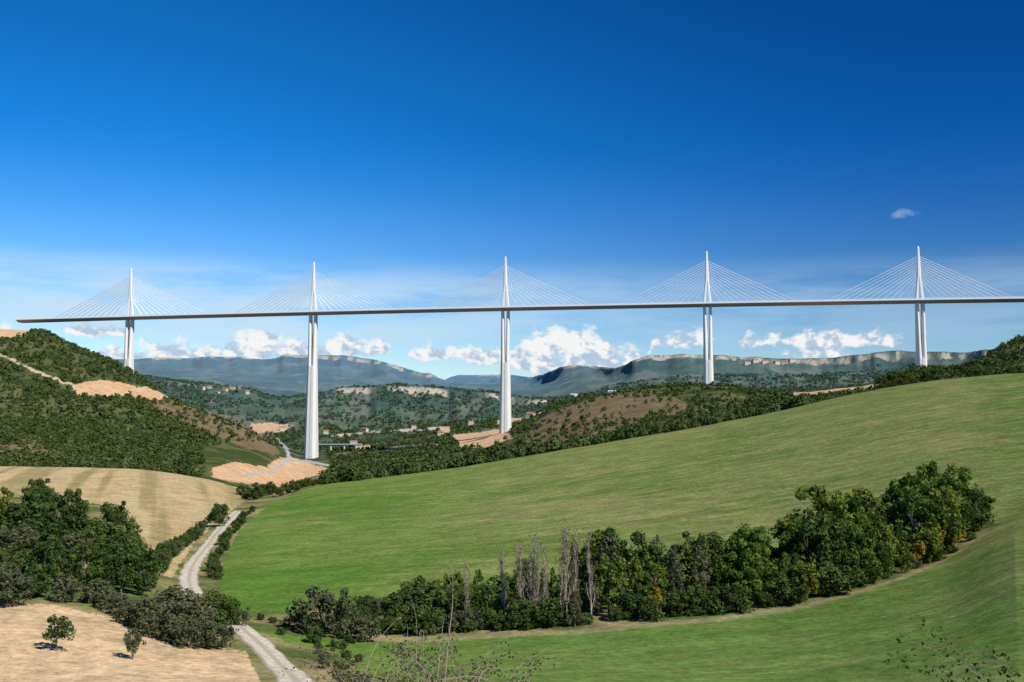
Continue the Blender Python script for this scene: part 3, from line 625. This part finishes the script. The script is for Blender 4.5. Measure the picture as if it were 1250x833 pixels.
def bank(CLs):
    xs=np.linspace(0,1,200);th=np.full(200,-.010);bs=np.full(200,np.nan)
    for cu,bv,cw,tk in CLs:
        a0,_=ae(cu,bv);_,e0=ae(625,bv);a=(AZ0+xs*AZW-a0)/(cw*1.12/F);ins=np.abs(a)<1.15
        prof=np.where(ins,tk*1.12/F*np.sqrt(np.clip(1-a*a,0,1))-.003*(np.abs(a)>.95),-.010)
        up=prof>th;th=np.where(up,prof,th);bs=np.where(up&ins,e0,bs)
    ok=~np.isnan(bs);bs=np.interp(xs,xs[ok],bs[ok]);out=[]
    fx=t.m('MULTIPLY_ADD',az,1/AZW,-AZ0/AZW)
    for arr in(.3+th*20,bs*8):
        fc=t.add('ShaderNodeFloatCurve',{1:fx});cv=fc.mapping.curves[0]
        cv.points[0].location=(0,float(arr[0]));cv.points[1].location=(1,float(arr[-1]))
        for x_,y_ in list(zip(xs,arr))[1:-1]: cv.points.new(float(x_),float(np.clip(y_,0,1)))
        for p in cv.points:p.handle_type='VECTOR'
        fc.mapping.update();out.append(fc.outputs[0])
    th_=t.m('MULTIPLY',t.m('SUBTRACT',out[0],.3),1/20);b_=t.m('MULTIPLY',out[1],1/8)
    dy=t.m('SUBTRACT',el,b_);return t.m('SUBTRACT',th_,t.m('MAXIMUM',dy,t.m('MULTIPLY',dy,-2.5))),dy
s1,d1=bank([(122,413,34,10),(312,431,34,25),(352,432,26,18),(425,430,46,17),(545,434,46,13),(690,442,64,38),(760,440,30,16),(835,420,38,12),(932,422,26,11),(1015,424,50,13),(1075,424,22,11),(-60,425,60,20),(1340,420,60,20)])
s2,d2=bank([(140,441,18,14),(210,442,54,18),(260,441,44,10),(390,440,44,12),(600,441,34,13),(740,444,54,20),(1000,437,38,10),(40,440,40,12)])
cvv=t.add('ShaderNodeCombineXYZ',{0:az,1:el,2:0.0})
def nz(sc,det=5.0,ro=.55,sx_=1,sy_=1.3,off=0.0):
    mp=t.add('ShaderNodeMapping',{'Vector':cvv.outputs[0],'Scale':(sx_,sy_,1),'Location':(off,off*.9,off)})
    return t.add('ShaderNodeTexNoise',{'Vector':mp.outputs[0],'Scale':sc,'Detail':det,'Roughness':ro}).outputs[0]
nA=nz(50);nB=nz(50,off=-.0035)
shape=t.m('MAXIMUM',t.m('MULTIPLY',t.m('MAXIMUM',s1,s2),1/.009),-1.6)
shape=t.m('MINIMUM',shape,1.0)
dens=t.m('ADD',t.m('MULTIPLY',shape,.62),t.m('MULTIPLY',t.m('SUBTRACT',nA,.5),3.0))
cm=t.ramp(dens,-.20,.50)
base=t.m('MINIMUM',t.m('MULTIPLY',t.m('MAXIMUM',d1,0.0),26.0),.75)
lit=t.ramp(t.m('ADD',t.m('MULTIPLY',t.m('SUBTRACT',nA,nB),5.5),base),-.35,.50)
K=1/0.10
ccol=t.mix(lit,(.46*K,.58*K,.73*K),(.92*K,.92*K,.91*K))
c1=nz(6.5,6.0,.62,1,6,.3);band=t.m('MULTIPLY',t.ramp(el,ae(625,450)[1],ae(625,400)[1]),t.ramp(el,ae(625,310)[1],ae(625,365)[1]))
lft=t.m('ADD',t.m('MULTIPLY',t.ramp(az,.24,-.28),.65),.35)
cir=t.m('MULTIPLY',t.m('MULTIPLY',t.ramp(c1,.26,.62),band),t.m('MULTIPLY',lft,.85))
skyc=t.mix(cir,skyc,(.58*K,.76*K,.90*K))
a0,e0=ae(1106,261);dx=t.m('MULTIPLY',t.m('SUBTRACT',az,a0),F/18);dy=t.m('MULTIPLY',t.m('SUBTRACT',el,e0),F/6)
s2_=t.ramp(t.m('ADD',t.m('SUBTRACT',1.0,t.m('ADD',t.m('MULTIPLY',dx,dx),t.m('MULTIPLY',dy,dy))),t.m('MULTIPLY',t.m('SUBTRACT',nA,.5),4.5)),.0,2.0)
skyc=t.mix(t.m('MULTIPLY',s2_,.5),skyc,(.6*K,.75*K,.9*K))
skyc=t.mix(t.m('MULTIPLY',cm,.97),skyc,ccol)
bg=t.add('ShaderNodeBackground',{'Color':skyc,'Strength':.10});t.add('ShaderNodeOutputWorld',{'Surface':bg.outputs[0]})
sd=bpy.data.lights.new('sun','SUN');sd.energy=4.9;sd.angle=math.radians(.5);sd.color=(1,.95,.86);so=bpy.data.objects.new('sun',sd);scene.collection.objects.link(so)
sv=Vector((math.sin(SUNAZ)*math.cos(SUNEL),math.cos(SUNAZ)*math.cos(SUNEL),math.sin(SUNEL)));so.rotation_euler=sv.to_track_quat('Z','Y').to_euler()
cd=bpy.data.cameras.new('camera');cd.lens=35;cd.sensor_width=36;cd.clip_start=.5;cd.clip_end=60000;co=bpy.data.objects.new('camera',cd);scene.collection.objects.link(co)
co.rotation_euler=(math.radians(90)+PIT,0,0);scene.camera=co
scene.view_settings.view_transform='Standard';scene.view_settings.look='None';scene.view_settings.exposure=0
